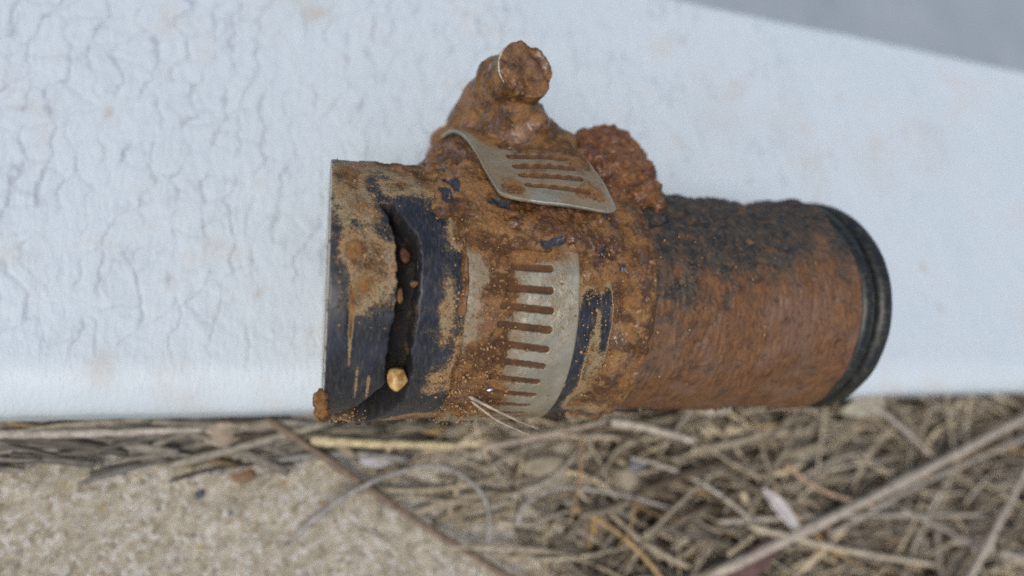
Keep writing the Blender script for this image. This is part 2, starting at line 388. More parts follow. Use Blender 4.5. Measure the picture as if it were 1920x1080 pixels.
# ------------------------------------------------------------------ the coupling
root = bpy.data.objects.new('hose_coupling', None); COL.objects.link(root); root.location = (0, 0, 0); root.empty_display_size = .01
tag(root, 'mud-caked black hose coupling with steel worm clamp lying on white board', 'hose coupling')

def revolve(name, rows, disp, mat, attrs=None, al=AL):
    """rows: (x, r, weight of relief); disp(x, al, P) -> radial relief"""
    rows = np.array(rows, float); n, k = len(rows), len(al)
    x = np.repeat(rows[:, 0:1], k, 1).ravel(); r0 = np.repeat(rows[:, 1:2], k, 1).ravel(); wt = np.repeat(rows[:, 2:3], k, 1).ravel()
    a = np.tile(al, n); P = place(x, a, r0)
    dr, at = disp(x, a, P)
    V = place(x, a, r0 + dr * wt)
    return mesh_from(name, V, grid_faces(n, k, True), mat, root, at)

SLIT = np.array([(5.2, 37.4), (6.3, 25.7), (6.6, 18.2), (6.8, 3.5), (6.5, -10.0), (6.2, -24.8), (6.4, -40.5), (5.4, -48.0), (3.7, -59.8), (0.9, -72), (1.4, -80), (2.8, -77), (5.4, -67.5), (7.0, -57.5), (8.1, -47), (8.5, -31.0), (8.1, -22.7), (8.3, -10.1), (8.5, 3.7), (8.5, 12.3), (8.2, 21.4), (7.1, 28.1), (6.2, 37.3)])
def poly_sdf(x, al, poly):
    k = 14 * math.pi / 180; px, py = x, al * k; q = poly * [1, k]
    d = np.full(len(x), 1e9); inside = np.zeros(len(x), bool)
    for i in range(len(q)):
        a, b = q[i], q[(i + 1) % len(q)]; e = b - a; wx, wy = px - a[0], py - a[1]
        t = np.clip((wx * e[0] + wy * e[1]) / (e @ e + 1e-9), 0, 1)
        d = np.minimum(d, np.hypot(wx - t * e[0], wy - t * e[1]))
        c = (a[1] > py) != (b[1] > py)
        if abs(e[1]) > 1e-9: inside ^= c & (px < e[0] * (py - a[1]) / e[1] + a[0])
    return np.where(inside, -d, d)
MUD_S = [(2.1, 50.0, 1.76, 20.3, 1.0), (4.0, 33.3, 1.46, 6.7, 0.5), (4.5, 9.0, 2.3, 12.1, 0.9), (2.4, 14.6, 0.92, 5.1, 0.6), (8.1, 72.1, 3.75, 14.8, 1.3), (11.2, 60.8, 3.03, 17.5, 1.2), (6.5, 45.2, 1.56, 5.5, 0.9), (3.4, -2.9, 0.92, 7.8, 0.5), (2.7, -14.8, 0.2, 14.6, 1.0), (11.3, -1.9, 0.9, 18.8, 0.5), (11.3, -38.0, 1.7, 9, 0.6), (4.5, -84, 4.4, 8.0, 1.0), (10.9, -70, 4.03, 8, 0.9), (12.4, 28.5, 0.8, 10.4, 1.0), (3.5, -38.4, 0.17, 9.1, 0.7), (4.6, -40.0, 0.17, 9.6, 0.7), (13.1, -28.0, .7, 16.0, 0.9),
         (27.6, 18.2, 3.08, 14.9, 1.2), (30.5, 49.6, 3.55, 22.7, 1.3), (30.3, -20.4, 1.2, 17, 1), (30.5, -50, 2.67, 18, 1.0), (30, 4.8, 0.92, 29.0, 1.2), (27, -55, 1.6, 9, .8), (28.8, -12, .5, 20, .7), (26.2, -30, .5, 12, .6), (26.5, -8, 3, 34, .62)]
NAVY = [(25.7, -5.6, 0.7, 7.7, 1), (27.8, -6.5, 0.48, 11.3, 1), (25.2, -28, .9, 14.9, 1), (26.5, 0, .9, 5, 0.5)]
def sleeve_disp(x, al, P):
    sd_ = poly_sdf(x, al, SLIT) + .26 * fbm(P, .8, 3, seed=41) + .07 * fbm(P, 3, 2, seed=42)
    side = sm(5.5, 8.2, x + (al < -42) * (-(al + 42) * .11))          # 0 left lip, 1 right lip
    near = sm(-14, 4, -np.abs(al - -15) + 62)
    m_ = gb(x, al, MUD_S) - 1.2 * gb(x, al, NAVY)
    back = np.where(np.abs(al) > 80, .6, 0)
    mud = np.clip(m_ + back + .06 + .30 * fbm(P, .25, 3, seed=40), 0, 1.4)
    nz = fbm(P, .9, 4, seed=43)
    dr = .22 * fbm(P, .07, 2, seed=44) + .05 * fbm(P, .5, 3, seed=45) + .22 * mud * np.clip(nz + .25, 0, 1) + .05 * mud * fbm(P, 3.2, 2, seed=46)
    dr += near * (np.exp(-np.clip(sd_, 0, 9) / 1.3) * (side * .55 - (1 - side) * .30))
    dr -= .16 * np.exp(-((x - 2.75 - .25 * fbm(P, .2, 2, seed=47)) / .16) ** 2) * sm(-42, -30, al) * sm(8, 0, al)
    dr += .35 * sm(29.2, 30.6, x)
    hole = sm(.10, -.14, sd_)
    lip = -.35 * np.exp(-np.clip(sd_, 0, 9) / .22) * (1 - hole)
    dr = (dr + lip) * (1 - hole) + hole * (-5.6 + 1.2 * fbm(P, .5, 3, seed=48))
    mud = mud + .35 * np.exp(-np.clip(sd_, 0, 9) / .18) * (fbm(P, .6, 2, seed=49) > .0)
    return dr, dict(mud=mud, deep=sm(.22, .0, sd_), rim_highlight=sm(.72, .66, x) * sm(.5, .57, x) * (1 - hole))
rows = [(x, 11.3, 0) for x in np.linspace(40, 2, 8)] + [(.9, 11.3, .1), (.65, 11.5, .2), (.58, 12.4, .5), (.58, 13.2, .8), (.60, 13.75, .95), (.66, 13.9, 1), (.74, 13.96, 1)]
rows += [(x, 14.0 - .08 * float(sm(9, 13, x)), 1) for x in np.arange(.84, 31.0, .108)] + [(31.1, 14.0, 1), (31.3, 13.8, 1), (31.4, 13.2, 1), (31.4, 12.4, 0)]
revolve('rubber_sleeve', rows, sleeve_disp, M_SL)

DARK = [(40, 12, 9, 16, .35), (52, 24, 6, 14, .4), (34, 15, 2.5, 25, .35), (41.8, 60, 8, 20, 1), (42.5, 33.1, 5.27, 11.5, .85), (55.4, 60, 6.5, 20, 1.0), (36.0, 46, 2.5, 13.4, 1), (40.9, 22, 2.83, 8.0, 0.6), (60.8, 52, 2.5, 28, 0.9), (48.4, 30, 5, 9, 0.6), (48, 62, 7, 20, .9), (31.6, -10.7, 0.93, 14.2, 0.3), (59, 18, 1.2, 14, .35), (45, 85, 18, 25, 1)]
def pipe_disp(x, al, P):
    dark = np.clip(gb(x, al, DARK) + .16 + .75 * np.clip(fbm(P, .14, 4, seed=49), -.3, 1) * sm(-70, 15, al), 0, 1.2)
    ru = sm(20, 55, al) * sm(150, 100, al)
    end = 60.9 + .35 * fbm(P * [0, 1, 1], .35, 3, seed=52) + .6 * sm(-15, -40, al)           # ragged edge of the clay beside the collar
    dr = .36 * fbm(P, .1, 3, seed=53) + .26 * fbm(P, .4, 4, seed=54) + ru * (.75 * fbm(P, .24, 4, seed=55) + .38 * fbm(P, .8, 3, seed=56) + .12 * fbm(P, 2.4, 2, seed=50))
    dr += .07 * fbm(P * [2.6, .5, .5], .9, 3, seed=57) + .05 * fbm(P, 2.6, 2, seed=58)
    dr -= .85 * np.exp(-((x - 53.5) / 2.8) ** 2) * sm(45, 75, al); dr += .45 * np.exp(-((x - 59) / 2.2) ** 2) * sm(30, 70, al)
    dr -= .7 * np.exp(-(((x - 35.5) / 2.2) ** 2 + ((al - 40 - 2 * (x - 35.5)) / 2.2) ** 2))
    dr += .35 * np.exp(-((x - 32) / 1.3) ** 2)
    pit = fbm(P, .7, 3, seed=59); dr -= .22 * sm(.3, .6, pit); dr += .18 * fbm(P, .22, 3, seed=51)
    dr += .30 * sm(55, 60, x); dr -= 3.2 * sm(end - .1, end + .35, x)
    return dr, dict(dark=dark)
rows = [(30.6, 12.5, 0), (30.8, 13.7, 1)] + [(x, 13.75 + .0 * x, 1) for x in np.arange(30.9, 63.0, .115)]
revolve('clay_covered_pipe', rows, pipe_disp, M_PI)

def flange_disp(x, al, P):
    return .16 * fbm(P, .12, 2, seed=61) + .05 * fbm(P, .6, 3, seed=62), {}
pf = [(56, 11, 0), (57.5, 13.5, 1), (58.5, 13.6, 1), (60.9, 13.7, 1)]
for cx, cr, hw in ((62.0, 14.15, .95), (64.65, 14.4, 1.15)):
    pf += [(cx - hw * math.cos(t), cr - .75 + .75 * math.sin(t), 1) for t in np.linspace(.1, math.pi - .1, 11)]
    if cx < 63: pf += [(63.2, 12.7, 1)]
pf += [(65.8, 13.2, 1), (65.8, 12.2, .5), (65.7, 11.4, 0), (64.5, 11.2, 0), (40, 11.1, 0)]
revolve('end_collar', pf, flange_disp, M_FL, al=np.concatenate([np.arange(-122, 122.1, 1.2), np.arange(126, 236, 4.0)]))

# steel band with punched slots
SLOTS = [((17.4, 19.5), (21.3, 19.2)), ((17.64, 11.2), (21.3, 11.0)), ((17.1, 2.9), (21.3, 2.5)), ((16.6, -3.8), (21.4, -5.35)), ((16.4, -10.95), (21.4, -12.95)), ((16.3, -18.4), (21.4, -21.2)), ((16.4, -25.7), (21.4, -28.8)), ((16.5, -34.0), (21.3, -36.9)), ((16.6, -41.8), (21.4, -45.2)), ((16.5, -50.0), (21.4, -53.4)), ((16.5, -58), (21.4, -61.5)), ((16.5, -66), (21.4, -69.5)), ((16.5, -74), (21.4, -77.5)), ((16.5, -82), (21.4, -85.5))]
def seg_d(px, py, a, b):
    e = np.array(b) - np.array(a); t = np.clip(((px - a[0]) * e[0] + (py - a[1]) * e[1]) / (e @ e), 0, 1)
    return np.hypot(px - a[0] - t * e[0], py - a[1] - t * e[1])
MUD_B = [(18.5, -20, 7, 60, .24), (22.5, -2, 1.5, 8, .25), (16.2, -8, 1.6, 26, .42), (13.8, -5, 1.2, 30, .28), (20, 15, 4, 4, .5), (16.6, 8, 1.4, 11, .55), (17.5, 22, 6, 6, 1.0), (14.6, -34, 2.6, 16, .8), (15.5, -50, 3, 13, 1.0), (16.5, -16, 2.2, 9, .25), (22, -66, 4, 8, .6), (18, 40, 8, 14, 1.2), (16.3, -1, 1.8, 6, .5), (15, -66, 1.6, 6, .2)]
def band_disp(x, al, P):
    k = 14.4 * math.pi / 180
    d = np.full(len(x), 9.)
    for a, b in SLOTS: d = np.minimum(d, seg_d(x, al * k, (a[0], a[1] * k), (b[0], b[1] * k)))
    hole = sm(.37, .27, d)
    m_ = np.clip(gb(x, al, MUD_B), 0, 1.3); m_ = np.where(np.abs(al) > 85, np.maximum(m_, .5), m_)
    fill = .5 + .5 * fbm(P, .7, 3, seed=71)
    dr = .06 * fbm(P, .08, 2, seed=72) + m_ * (.22 * np.clip(fbm(P, .8, 4, seed=73) + .3, 0, 1) + .06 * fbm(P, 3, 2, seed=74))
    dr = dr * (1 - hole) + hole * (-.34 + .16 * fill + .09 * fbm(P, 2.2, 3, seed=75))
    return dr, dict(mud=np.maximum(m_, hole * 1.4), slot=hole)
wv = lambda x, al: 0
rows = [(12.95, 13.7, 0), (12.92, 14.2, .6), (12.98, 14.40, .8), (13.1, 14.45, 1)] + [(x, 14.45 + .0, 1) for x in np.arange(13.2, 24.3, .085)] + [(24.36, 14.44, 1), (24.46, 14.36, .8), (24.48, 14.1, .5), (24.45, 13.6, 0)]
band = revolve('clamp_band', rows, band_disp, M_ST)

# loose tail of the band, lifting off in front of the screw
def clamp_tail():
    # centre-line of the left edge: (x, towards viewer, up)
    Lp = smooth_path([(13.3, -3.5, 19.2), (13.8, 1.0, 18.9), (14.6, 4.0, 17.5), (15.2, 6.8, 15.2), (15.6, 9.3, 13.0), (15.9, 11.4, 11.3), (16.2, 12.9, 10.1), (16.5, 13.8, 9.3)], 130)
    Rp = smooth_path([(24.6, -3.5, 19.6), (25.6, 1.0, 19.8), (26.6, 4.0, 18.8), (27.0, 6.6, 16.6), (27.4, 9.2, 14.6), (27.9, 11.6, 12.4), (28.3, 13.4, 10.0), (28.5, 14.2, 8.6)], 130)
    n, k = 130, 110; u = np.linspace(0, 1, n)[:, None]; v = np.linspace(0, 1, k)[None, :]
    Lr = np.linspace(0, 1, n)
    # rounded front corners: the last rows shrink towards the middle
    ln = 23.0; ins_ = lambda rc: rc / 11.6 * (1 - np.sqrt(np.clip(1 - np.clip((Lr * ln - (ln - rc)) / rc, 0, 1) ** 2, 0, 1)))
    iL, iR = ins_(3.9), ins_(1.9); v2 = iL[:, None] + v * (1 - iL - iR)[:, None]
    Q = Lp[:, None] * (1 - v2[..., None]) + Rp[:, None] * v2[..., None]
    arc = .25 * np.sin(np.pi * v2)                                           # slight crown across the strip
    X, T, U = Q[..., 0], Q[..., 1] + arc * .6, Q[..., 2] + arc
    V = AX + X[..., None] * np.array([1, 0, 0]) - T[..., None] * DV + U[..., None] * UV
    e1 = np.gradient(V, axis=0); e2 = np.gradient(V, axis=1); nn = np.cross(e2, e1); nn /= np.linalg.norm(nn, axis=-1)[..., None] + 1e-9
    if (nn[60, 50] @ (-DV + UV)) < 0: nn = -nn
    w_ = v2 * 11.6; l_ = np.repeat(Lr[:, None] * ln, k, 1)
    d = np.full(w_.shape, 9.)
    for c0 in (9.6, 11.7, 13.8, 15.9, 18.2): d = np.minimum(d, seg_d(w_, l_, (3.3, c0 - .3), (8.9, c0 + .5)))
    hole = sm(.42, .30, d)
    Pf = V.reshape(-1, 3)
    m_ = 1.25 * sm(10.5, 6.0, l_ - .45 * (w_ - 2.0)) * sm(.4, 1.6, w_) + .35 * np.exp(-((w_ - 6) / 3) ** 2 - ((l_ - 14) / 5) ** 2) + .6 * np.exp(-(((w_ - 10.3) / 1.6) ** 2 + ((l_ - 12) / 2.5) ** 2)) + .45 * np.exp(-(((w_ - 9.6) / 1.2) ** 2 + ((l_ - 19) / 2) ** 2)) + .6 * np.exp(-(((w_ - 1.6) / 1.1) ** 2 + ((l_ - 17.5) / 3) ** 2)) + .46 + .45 * fbm(V.reshape(-1, 3), .35, 3, seed=83).reshape(n, k)
    off = (.22 * np.clip(m_ - .3, 0, 1) * np.clip(fbm(Pf, .7, 3, seed=81).reshape(n, k) + .4, 0, 1)) * (1 - hole) - hole * (.55 - .15 * fbm(Pf, .9, 3, seed=82).reshape(n, k))
    Vt = V + nn * off[..., None]; th = .42
    Vb = V - nn * th
    ring = [i * k for i in range(n)] + [(n - 1) * k + j for j in range(1, k)] + [i * k + k - 1 for i in range(n - 2, -1, -1)] + [j for j in range(k - 2, 0, -1)]
    F = grid_faces(n, k); b0 = n * k
    side = np.array([[ring[i], ring[(i + 1) % len(ring)], b0 + ring[(i + 1) % len(ring)], b0 + ring[i]] for i in range(len(ring))])
    Vall = np.vstack([Vt.reshape(-1, 3), Vb.reshape(-1, 3)])
    edge = np.minimum(np.minimum(v2, 1 - v2) * 11.6, ln - l_)
    mud = np.maximum(m_ * sm(0, .4, edge + .1), sm(.5, .4, d) * 1.5).ravel()
    mesh_from('clamp_tail', Vall, np.vstack([F, F[:, ::-1] + b0, side]), M_ST, root, dict(mud=np.concatenate([mud, mud * 0 + .4]), slot=np.concatenate([sm(.56, .42, d).ravel(), mud * 0])))
clamp_tail()

# caked clay over the clamp
def mud_crust():
    xs = np.arange(8.6, 34.4, .105); al = np.arange(-84, 150, .5); n, k = len(xs), len(al)
    x = np.repeat(xs[:, None], k, 1).ravel(); a = np.tile(al, n); P = place(x, a, np.full(len(x), 14.2))
    n1 = fbm(P, .16, 4, seed=91); n2 = fbm(P, .5, 4, seed=92); n3 = fbm(P, 1.7, 3, seed=93)
    xl = x + 1.0 * n1 + .5 * n2; aw = a + 7 * n1 + 4 * n2
    prof = sm(9.0, 14.2, xl + .03 * (a - 70)) * sm(33.4, 27.2, xl)                     # across the clamp
    up = sm(52, 84, aw)
    h = -.9 + prof * (1.75 * sm(13, 23, aw) + .3 * sm(30, 50, aw) + 2.1 * up)
    h += 1.3 * np.exp(-((x - 26.5) / 2.2) ** 2) * up + .5 * np.exp(-(((x - 22) / 4) ** 2 + ((a - 27) / 8) ** 2))
    h = np.maximum(h, -.6 + 1.25 * sm(27, 33, aw) * sm(9.2, 10.6, xl) * sm(34, 31, xl))
    # strip over the left border of the band and along the step to the pipe
    h = np.maximum(h, -.3 + .86 * np.exp(-((x - 12.75 - .6 * n1) / .45) ** 2) * (sm(-.25, .3, n1 * 1.3 + .35 * n2 + .15)) * sm(-86, -60, a))
    h = np.maximum(h, -.3 + 1.0 * np.exp(-((x - 15.4) / 2.3) ** 2 - ((a + 47) / 10) ** 2) * sm(-.3, .25, n2))
    h = np.maximum(h, -.3 + .78 * sm(27.8, 30, xl) * sm(34, 32, x) * sm(-.5, .3, n1 + .5 * n2 + .3))
    h = np.maximum(h, -.3 + .62 * sm(24.6, 25.6, xl) * sm(-4, 14, aw))
    pits = sm(.30, .55, fbm(P, .9, 2, seed=95)); h += (.30 * n2 + .17 * n3 + .08 * fbm(P, 3.6, 2, seed=94) - .32 * pits) * sm(-.3, .6, h + .2) * (1 + .4 * up)
    rim = sm(0, 1.2, x - 8.6) * sm(34.3, 33.2, x)
    h = h * rim - 1.2 * (1 - rim)
    navy = np.zeros(len(x))
    for q in ([(11.1, 53), (13.0, 54.5), (13.1, 44), (12.2, 46.5)], [(10.6, 46.5), (12.0, 46.5), (12.2, 36), (11.0, 38)], [(8.7, 47), (10.2, 47.5), (10.4, 40), (8.9, 40)], [(20.0, 21), (22.6, 23.5), (23.0, 19.5), (21.2, 18)], [(15.8, 41), (17.8, 39), (17.6, 36), (15.6, 38)], [(26.8, 21), (28, 22), (28, 18.5), (27, 18)], [(10.9, 63.5), (12.2, 64), (11.9, 60)], [(29, 14), (29.8, 15), (29.6, 6), (29, 6)]):
        navy = np.maximum(navy, sm(.25, -.25, poly_sdf(x, a, np.array(q, float)) + .25 * n3))
    h -= .22 * navy
    mesh_from('mud_crust', place(x, a, 14.0 + h), grid_faces(n, k), M_MUD, root, dict(navy=navy))
mud_crust()

# solid lumps: union of round bodies, remeshed and roughened
def solid(name, bodies, mat, vox, relief, smooth_it=6, parent=root):
    bm = bmesh.new()
    for b in bodies:
        if b[0] == 's':
            mt = Matrix.Translation(Vector(P3(*b[1]) * S)) @ Matrix.Diagonal((*(Vector(b[3]) if len(b) > 3 else Vector((1, 1, 1))), 1))
            bmesh.ops.create_icosphere(bm, subdivisions=3, radius=b[2] * S, matrix=mt)
        else:
            p, q = Vector(P3(*b[1])), Vector(P3(*b[2])); dvec = q - p
            mt = Matrix.Translation((p + q) / 2 * S) @ dvec.to_track_quat('Z', 'Y').to_matrix().to_4x4()
            bmesh.ops.create_cone(bm, cap_ends=True, segments=40, radius1=b[3] * S, radius2=b[4] * S, depth=dvec.length * S, matrix=mt)
    me = bpy.data.meshes.new('tmp'); bm.to_mesh(me); bm.free()
    o = bpy.data.objects.new('tmp', me); COL.objects.link(o)
    r = o.modifiers.new('r', 'REMESH'); r.mode = 'VOXEL'; r.voxel_size = vox * S
    s_ = o.modifiers.new('s', 'SMOOTH'); s_.iterations = smooth_it; s_.factor = .5
    dg = bpy.context.evaluated_depsgraph_get(); ev = o.evaluated_get(dg); em = bpy.data.meshes.new_from_object(ev)
    bpy.data.objects.remove(o, do_unlink=True)
    nv = len(em.vertices); co = np.empty(nv * 3, np.float32); em.vertices.foreach_get('co', co); co = co.reshape(-1, 3) / S
    no = np.empty(nv * 3, np.float32); em.vertex_normals.foreach_get('vector', no); no = no.reshape(-1, 3)
    co = co + no * relief(co)[:, None]
    em.vertices.foreach_set('co', (co * S).astype(np.float32).ravel()); em.polygons.foreach_set('use_smooth', np.ones(len(em.polygons), bool))
    em.name = name; em.materials.clear(); em.materials.append(mat); em.update()
    return link(bpy.data.objects.new(name, em), parent)
rel = lambda a, s0: (lambda P: a * (.30 * fbm(P, .22, 3, seed=s0) + .16 * fbm(P, .7, 3, seed=s0 + 1) + .07 * fbm(P, 2.4, 3, seed=s0 + 2)))
solid('screw_housing', [('c', (20.1, 6.2, 23.9), (18.6, -1.5, 23.0), 3.25, 3.6), ('s', (18.5, -1.5, 22.6), 3.5), ('c', (18.9, -4.5, 22.3), (18.6, -8.5, 21.6), 3.9, 3.7), ('s', (18.5, -8.3, 21.4), 3.5), ('s', (15.7, -9.5, 19.6), 2.7), ('s', (14.7, -9.5, 17.6), 2.3),
      ('c', (20.6, 3.2, 22.4), (21.2, .6, 16.5), 3.2, 6.4), ('s', (18.2, -3.5, 19.5), 4.2), ('s', (24.2, 0.5, 18.6), 3.6), ('s', (26.4, 1.3, 17.6), 2.9), ('s', (22.4, 5.2, 19.5), 1.7), ('s', (20.2, 5.2, 20.6), 2.0), ('s', (17.6, -1.0, 20.0), 2.6), ('s', (18.9, 2.5, 24.7), 3.0)], M_MUD, .18, rel(1.0, 101), 8)
# screw head: disc with a weathered, clay-filled face towards the viewer
sh = solid('screw_head', [('c', (20.25, 8.2, 24.3), (19.9, 5.0, 23.8), 3.2, 3.35)], M_MUD, .13,
      lambda P: .24 * fbm(P, .3, 3, seed=111) + .22 * fbm(P, .8, 3, seed=113) + .12 * fbm(P, 2.2, 3, seed=112) - .4 * np.exp(-(((P @ np.array([.8, 0, 0])) + (P - AX) @ UV * .55 - (21.4 * .8 + 26.2 * .55)) / .5) ** 2) * sm(6.8, 7.8, -((P - AX) @ DV)), 1)
hp = [P3(20.2 + 3.15 * math.cos(t), 8.25, 24.3 + 3.1 * math.sin(t)) for t in np.radians([128, 145, 165, 185, 200, 218])]
Vh, Fh, Ch = tube_geo(smooth_path(hp, 20), .15 * np.sin(np.linspace(.2, 2.9, 20)) * (.6 + .8 * rng.random(20)), 6)
mesh_from('rim_glint', Vh, [tuple(map(int, f)) for f in Fh] + [tuple(map(int, c)) for c in Ch], plain('pale_lit_edge', (.46, .43, .37), .45, .5, .3), sh)  # lit stretch of the head's rim put in as a pale arc
LR = lambda P: .62 * fbm(P, .28, 3, seed=121) + .55 * fbm(P, .85, 3, seed=122) + .42 * np.clip(fbm(P, 2.0, 2, seed=123), -.6, .8) - .8 * sm(.35, .6, fbm(P, .6, 2, seed=124))
solid('mud_lump', [('s', (31.6, -.5, 16.6), 4.3), ('s', (34.0, -.5, 16.8), 4.9), ('s', (36.8, .0, 14.8), 4.0), ('s', (33.2, 4.2, 13.6), 3.8), ('s', (35.0, 7.0, 11.4), 2.7), ('s', (39.2, .5, 12.8), 2.5), ('s', (30.5, 3.5, 15.0), 3.2)], M_LUMP, .15, LR, 3)
solid('mud_clod', [('s', (.6, 9.8, -9.8), .55), ('s', (.5, 8.6, -10.8), .75), ('s', (.25, 9.0, -10.3), .55), ('s', (.6, 7.2, -11.8), .8), ('s', (.7, 5.6, -12.6), .6)], M_CLOD, .12, lambda P: .3 * fbm(P, .9, 3, seed=131) + .12 * fbm(P, 3, 2, seed=132), 3)

# sand grains stuck to the coating
def grains(name, spots, count, rmin, rmax, seed, parent, mat):
    r_ = np.random.default_rng(seed); bm = bmesh.new(); bmesh.ops.create_icosphere(bm, subdivisions=1, radius=1); 
    base = np.array([v.co[:] for v in bm.verts]); fc = np.array([[v.index for v in f.verts] for f in bm.faces]); bm.free()
    Vs, Fs = [], []; tw = np.array([s_[4] for s_ in spots]); tw = tw / tw.sum()
    for i in range(count):
        bx, ba, rx, ra, _, rr = spots[r_.choice(len(spots), p=tw)]
        x = bx + r_.normal() * rx; a = ba + r_.normal() * ra
        if x < 1 or x > 59 or (5.0 < x < 9 and -70 < a < 40 and poly_sdf(np.array([x]), np.array([a]), SLIT)[0] < .3): continue
        c = place(np.array([x]), np.array([a]), np.array([rr]))[0]; r0 = rmin + (rmax - rmin) * r_.random() ** 3
        q = base * (r0 * (1 + .45 * r_.normal(size=(len(base), 1)).clip(-1, 1))) * (1 + .3 * r_.normal(size=3)).clip(.5, 1.5)
        Fs.append(fc + 12 * len(Vs)); Vs.append(q + c)
    tag(mesh_from(name, np.vstack(Vs), np.vstack(Fs), mat, parent, smooth=False), kind='stuff')
M_GR = plain('sand_grain', (.36, .21, .085), .8, .6, .8)
grains('sand_grains', [(4.4, 12, 1.6, 10, 1.2, 14.05), (2.5, 40, 1.2, 14, .8, 14.05), (9, 40, 2.5, 10, .7, 14.1), (11.5, -5, .8, 25, .7, 14.1), (15, -45, 1.6, 12, 1.4, 14.7), (15.5, -5, 1.6, 16, 1.0, 14.55), (23, -10, 1, 25, .18, 14.5), (26, 5, 1.2, 22, .8, 14.3), (28, -40, 1.5, 20, .7, 14.3), (12.8, -20, .35, 30, 1.0, 14.3), (4, -66, 2, 5, .4, 14.1), (40, 0, 5, 20, .25, 13.9)], 2300, .04, .16, 5, root, M_GR)
# dark crumbs along the underside line
M_CR = plain('dark_crumb', (.045, .028, .018), .9, .5, .8)
grains('dirt_crumbs', [(16, -84, 7, 2.2, .8, 14.2), (38, -84, 9, 2.5, 1.3, 14.0), (5, -80, 3, 3, .12, 14.2)], 190, .12, .5, 9, root, M_CR)

# ------------------------------------------------------------------ small things on the coupling
def nugget(name, c, r, scale, seed, mat, rel_=.25, sub=3):
    bm = bmesh.new(); bmesh.ops.create_icosphere(bm, subdivisions=sub, radius=1.0)
    V = np.array([v.co[:] for v in bm.verts]); F = np.array([[v.index for v in f.verts] for f in bm.faces]); bm.free()
    # chip flat facets
    r_ = np.random.default_rng(seed)
    for _ in range(12):
        d_ = r_.normal(size=3); d_ /= np.linalg.norm(d_); h = .58 + .3 * r_.random(); ex = np.clip(V @ d_ - h, 0, None); V = V - ex[:, None] * d_
    V = V * scale * r; V = V + rel_ * r * fbm(V + seed, .6 / r, 3, seed=seed)[:, None] * (V / (np.linalg.norm(V, axis=1)[:, None] + 1e-9))
    return mesh_from(name, V + c, F, mat, None)
def amber():
    n = N('amber_quartz'); f = n.noise(.9, 4); col = n.mix(n.ramp(f, .35, .65), (.34, .155, .035), (.62, .42, .17))
    n.put(n.b.inputs['Subsurface Weight'], .25); n.b.inputs['Subsurface Radius'].default_value = (.0006, .0004, .0002)
    n.bump(f, .1); return n.fin(col, .38)
tag(nugget('amber_pebble', place(np.array([7.35]), np.array([-36.8]), np.array([13.6]))[0], 1.25, np.array([.85, 1.1, 1.0]), 3, amber(), .12), 'translucent amber pebble lodged in the lower part of the slit', 'pebble')
tag(nugget('red_grain', place(np.array([7.5]), np.array([17.0]), np.array([12.0]))[0], .8, np.array([.8, 1.15, .8]), 8, plain('red_brown_grit', (.07, .020, .008), .6), .2), 'small red-brown stone in the upper part of the slit', 'pebble')
tag(nugget('clay_crumb', place(np.array([8.15]), np.array([3.5]), np.array([13.8]))[0], .48, np.array([1, 1, 1.]), 12, M_CLOD, .3), 'tan clay crumb on the right lip of the slit', 'crumb')
tag(nugget('clay_crumb', place(np.array([6.95]), np.array([-1.0]), np.array([13.6]))[0], .55, np.array([.6, 1.6, .8]), 14, M_CLOD, .3), 'long clay crumb on the left lip of the slit', 'crumb')
def foil():
    n = N('silver_fleck'); return n.fin((.66, .68, .72), .38, .9)
tag(nugget('silver_fleck', place(np.array([16.3]), np.array([-38.8]), np.array([14.9]))[0], .34, np.array([1.2, .7, .5]), 21, foil(), .3, 2), 'tiny shiny silver fleck on the muddy clamp band', 'fleck')

def stalk(pts, r, tint, label, name='straw_stem', sides=8, flat=1.0, group=None, cat='straw', n=26, knob=None, taper=.35):
    p = smooth_path(pts, n); L = np.linspace(0, 1, n)
    rad = r * (1 - taper * L) * (1 + .08 * np.sin(L * 37 + r * 100)) * np.sqrt(np.clip(np.minimum(L, 1 - L) * 40 + .15, 0, 1))
    if knob is not None: rad = rad * (1 + .45 * np.exp(-((L - knob) / .02) ** 2))
    V, F, caps = tube_geo(p, rad, sides, flat)
    V = V + .12 * r * np.stack([fbm(V, 1.1 / r * .4, 2, seed=5), fbm(V, 1.1 / r * .4, 2, seed=6), fbm(V, 1.1 / r * .4, 2, seed=7)], -1)
    o = mesh_from(name, V, [tuple(map(int, f)) for f in F] + [tuple(map(int, c)) for c in caps], M_SW, None, dict(tint=np.repeat(np.array([tint]), len(V), 0)))
    return tag(o, label, cat, group)
pc = lambda x, a, r: place(np.array([x]), np.array([a]), np.array([r]))[0]
PALE, GREY, YEL, ORG, BRN = (.52, .46, .37), (.36, .325, .275), (.56, .47, .27), (.42, .27, .12), (.205, .15, .105)
stalk([pc(14.3, -42, 15.0), pc(17.0, -47, 15.6), pc(20.5, -56, 15.9), pc(23.6, -66, 16.0)], .17, (.46, .38, .28), 'forked pale straw bit stuck to the clamp band, upper prong', knob=.03)
stalk([pc(14.6, -43.5, 15.3), pc(17.6, -52, 16.1), pc(20.5, -60, 16.4), pc(22.5, -66, 16.6)], .13, (.50, .42, .31), 'forked pale straw bit stuck to the clamp band, lower prong', knob=.9)

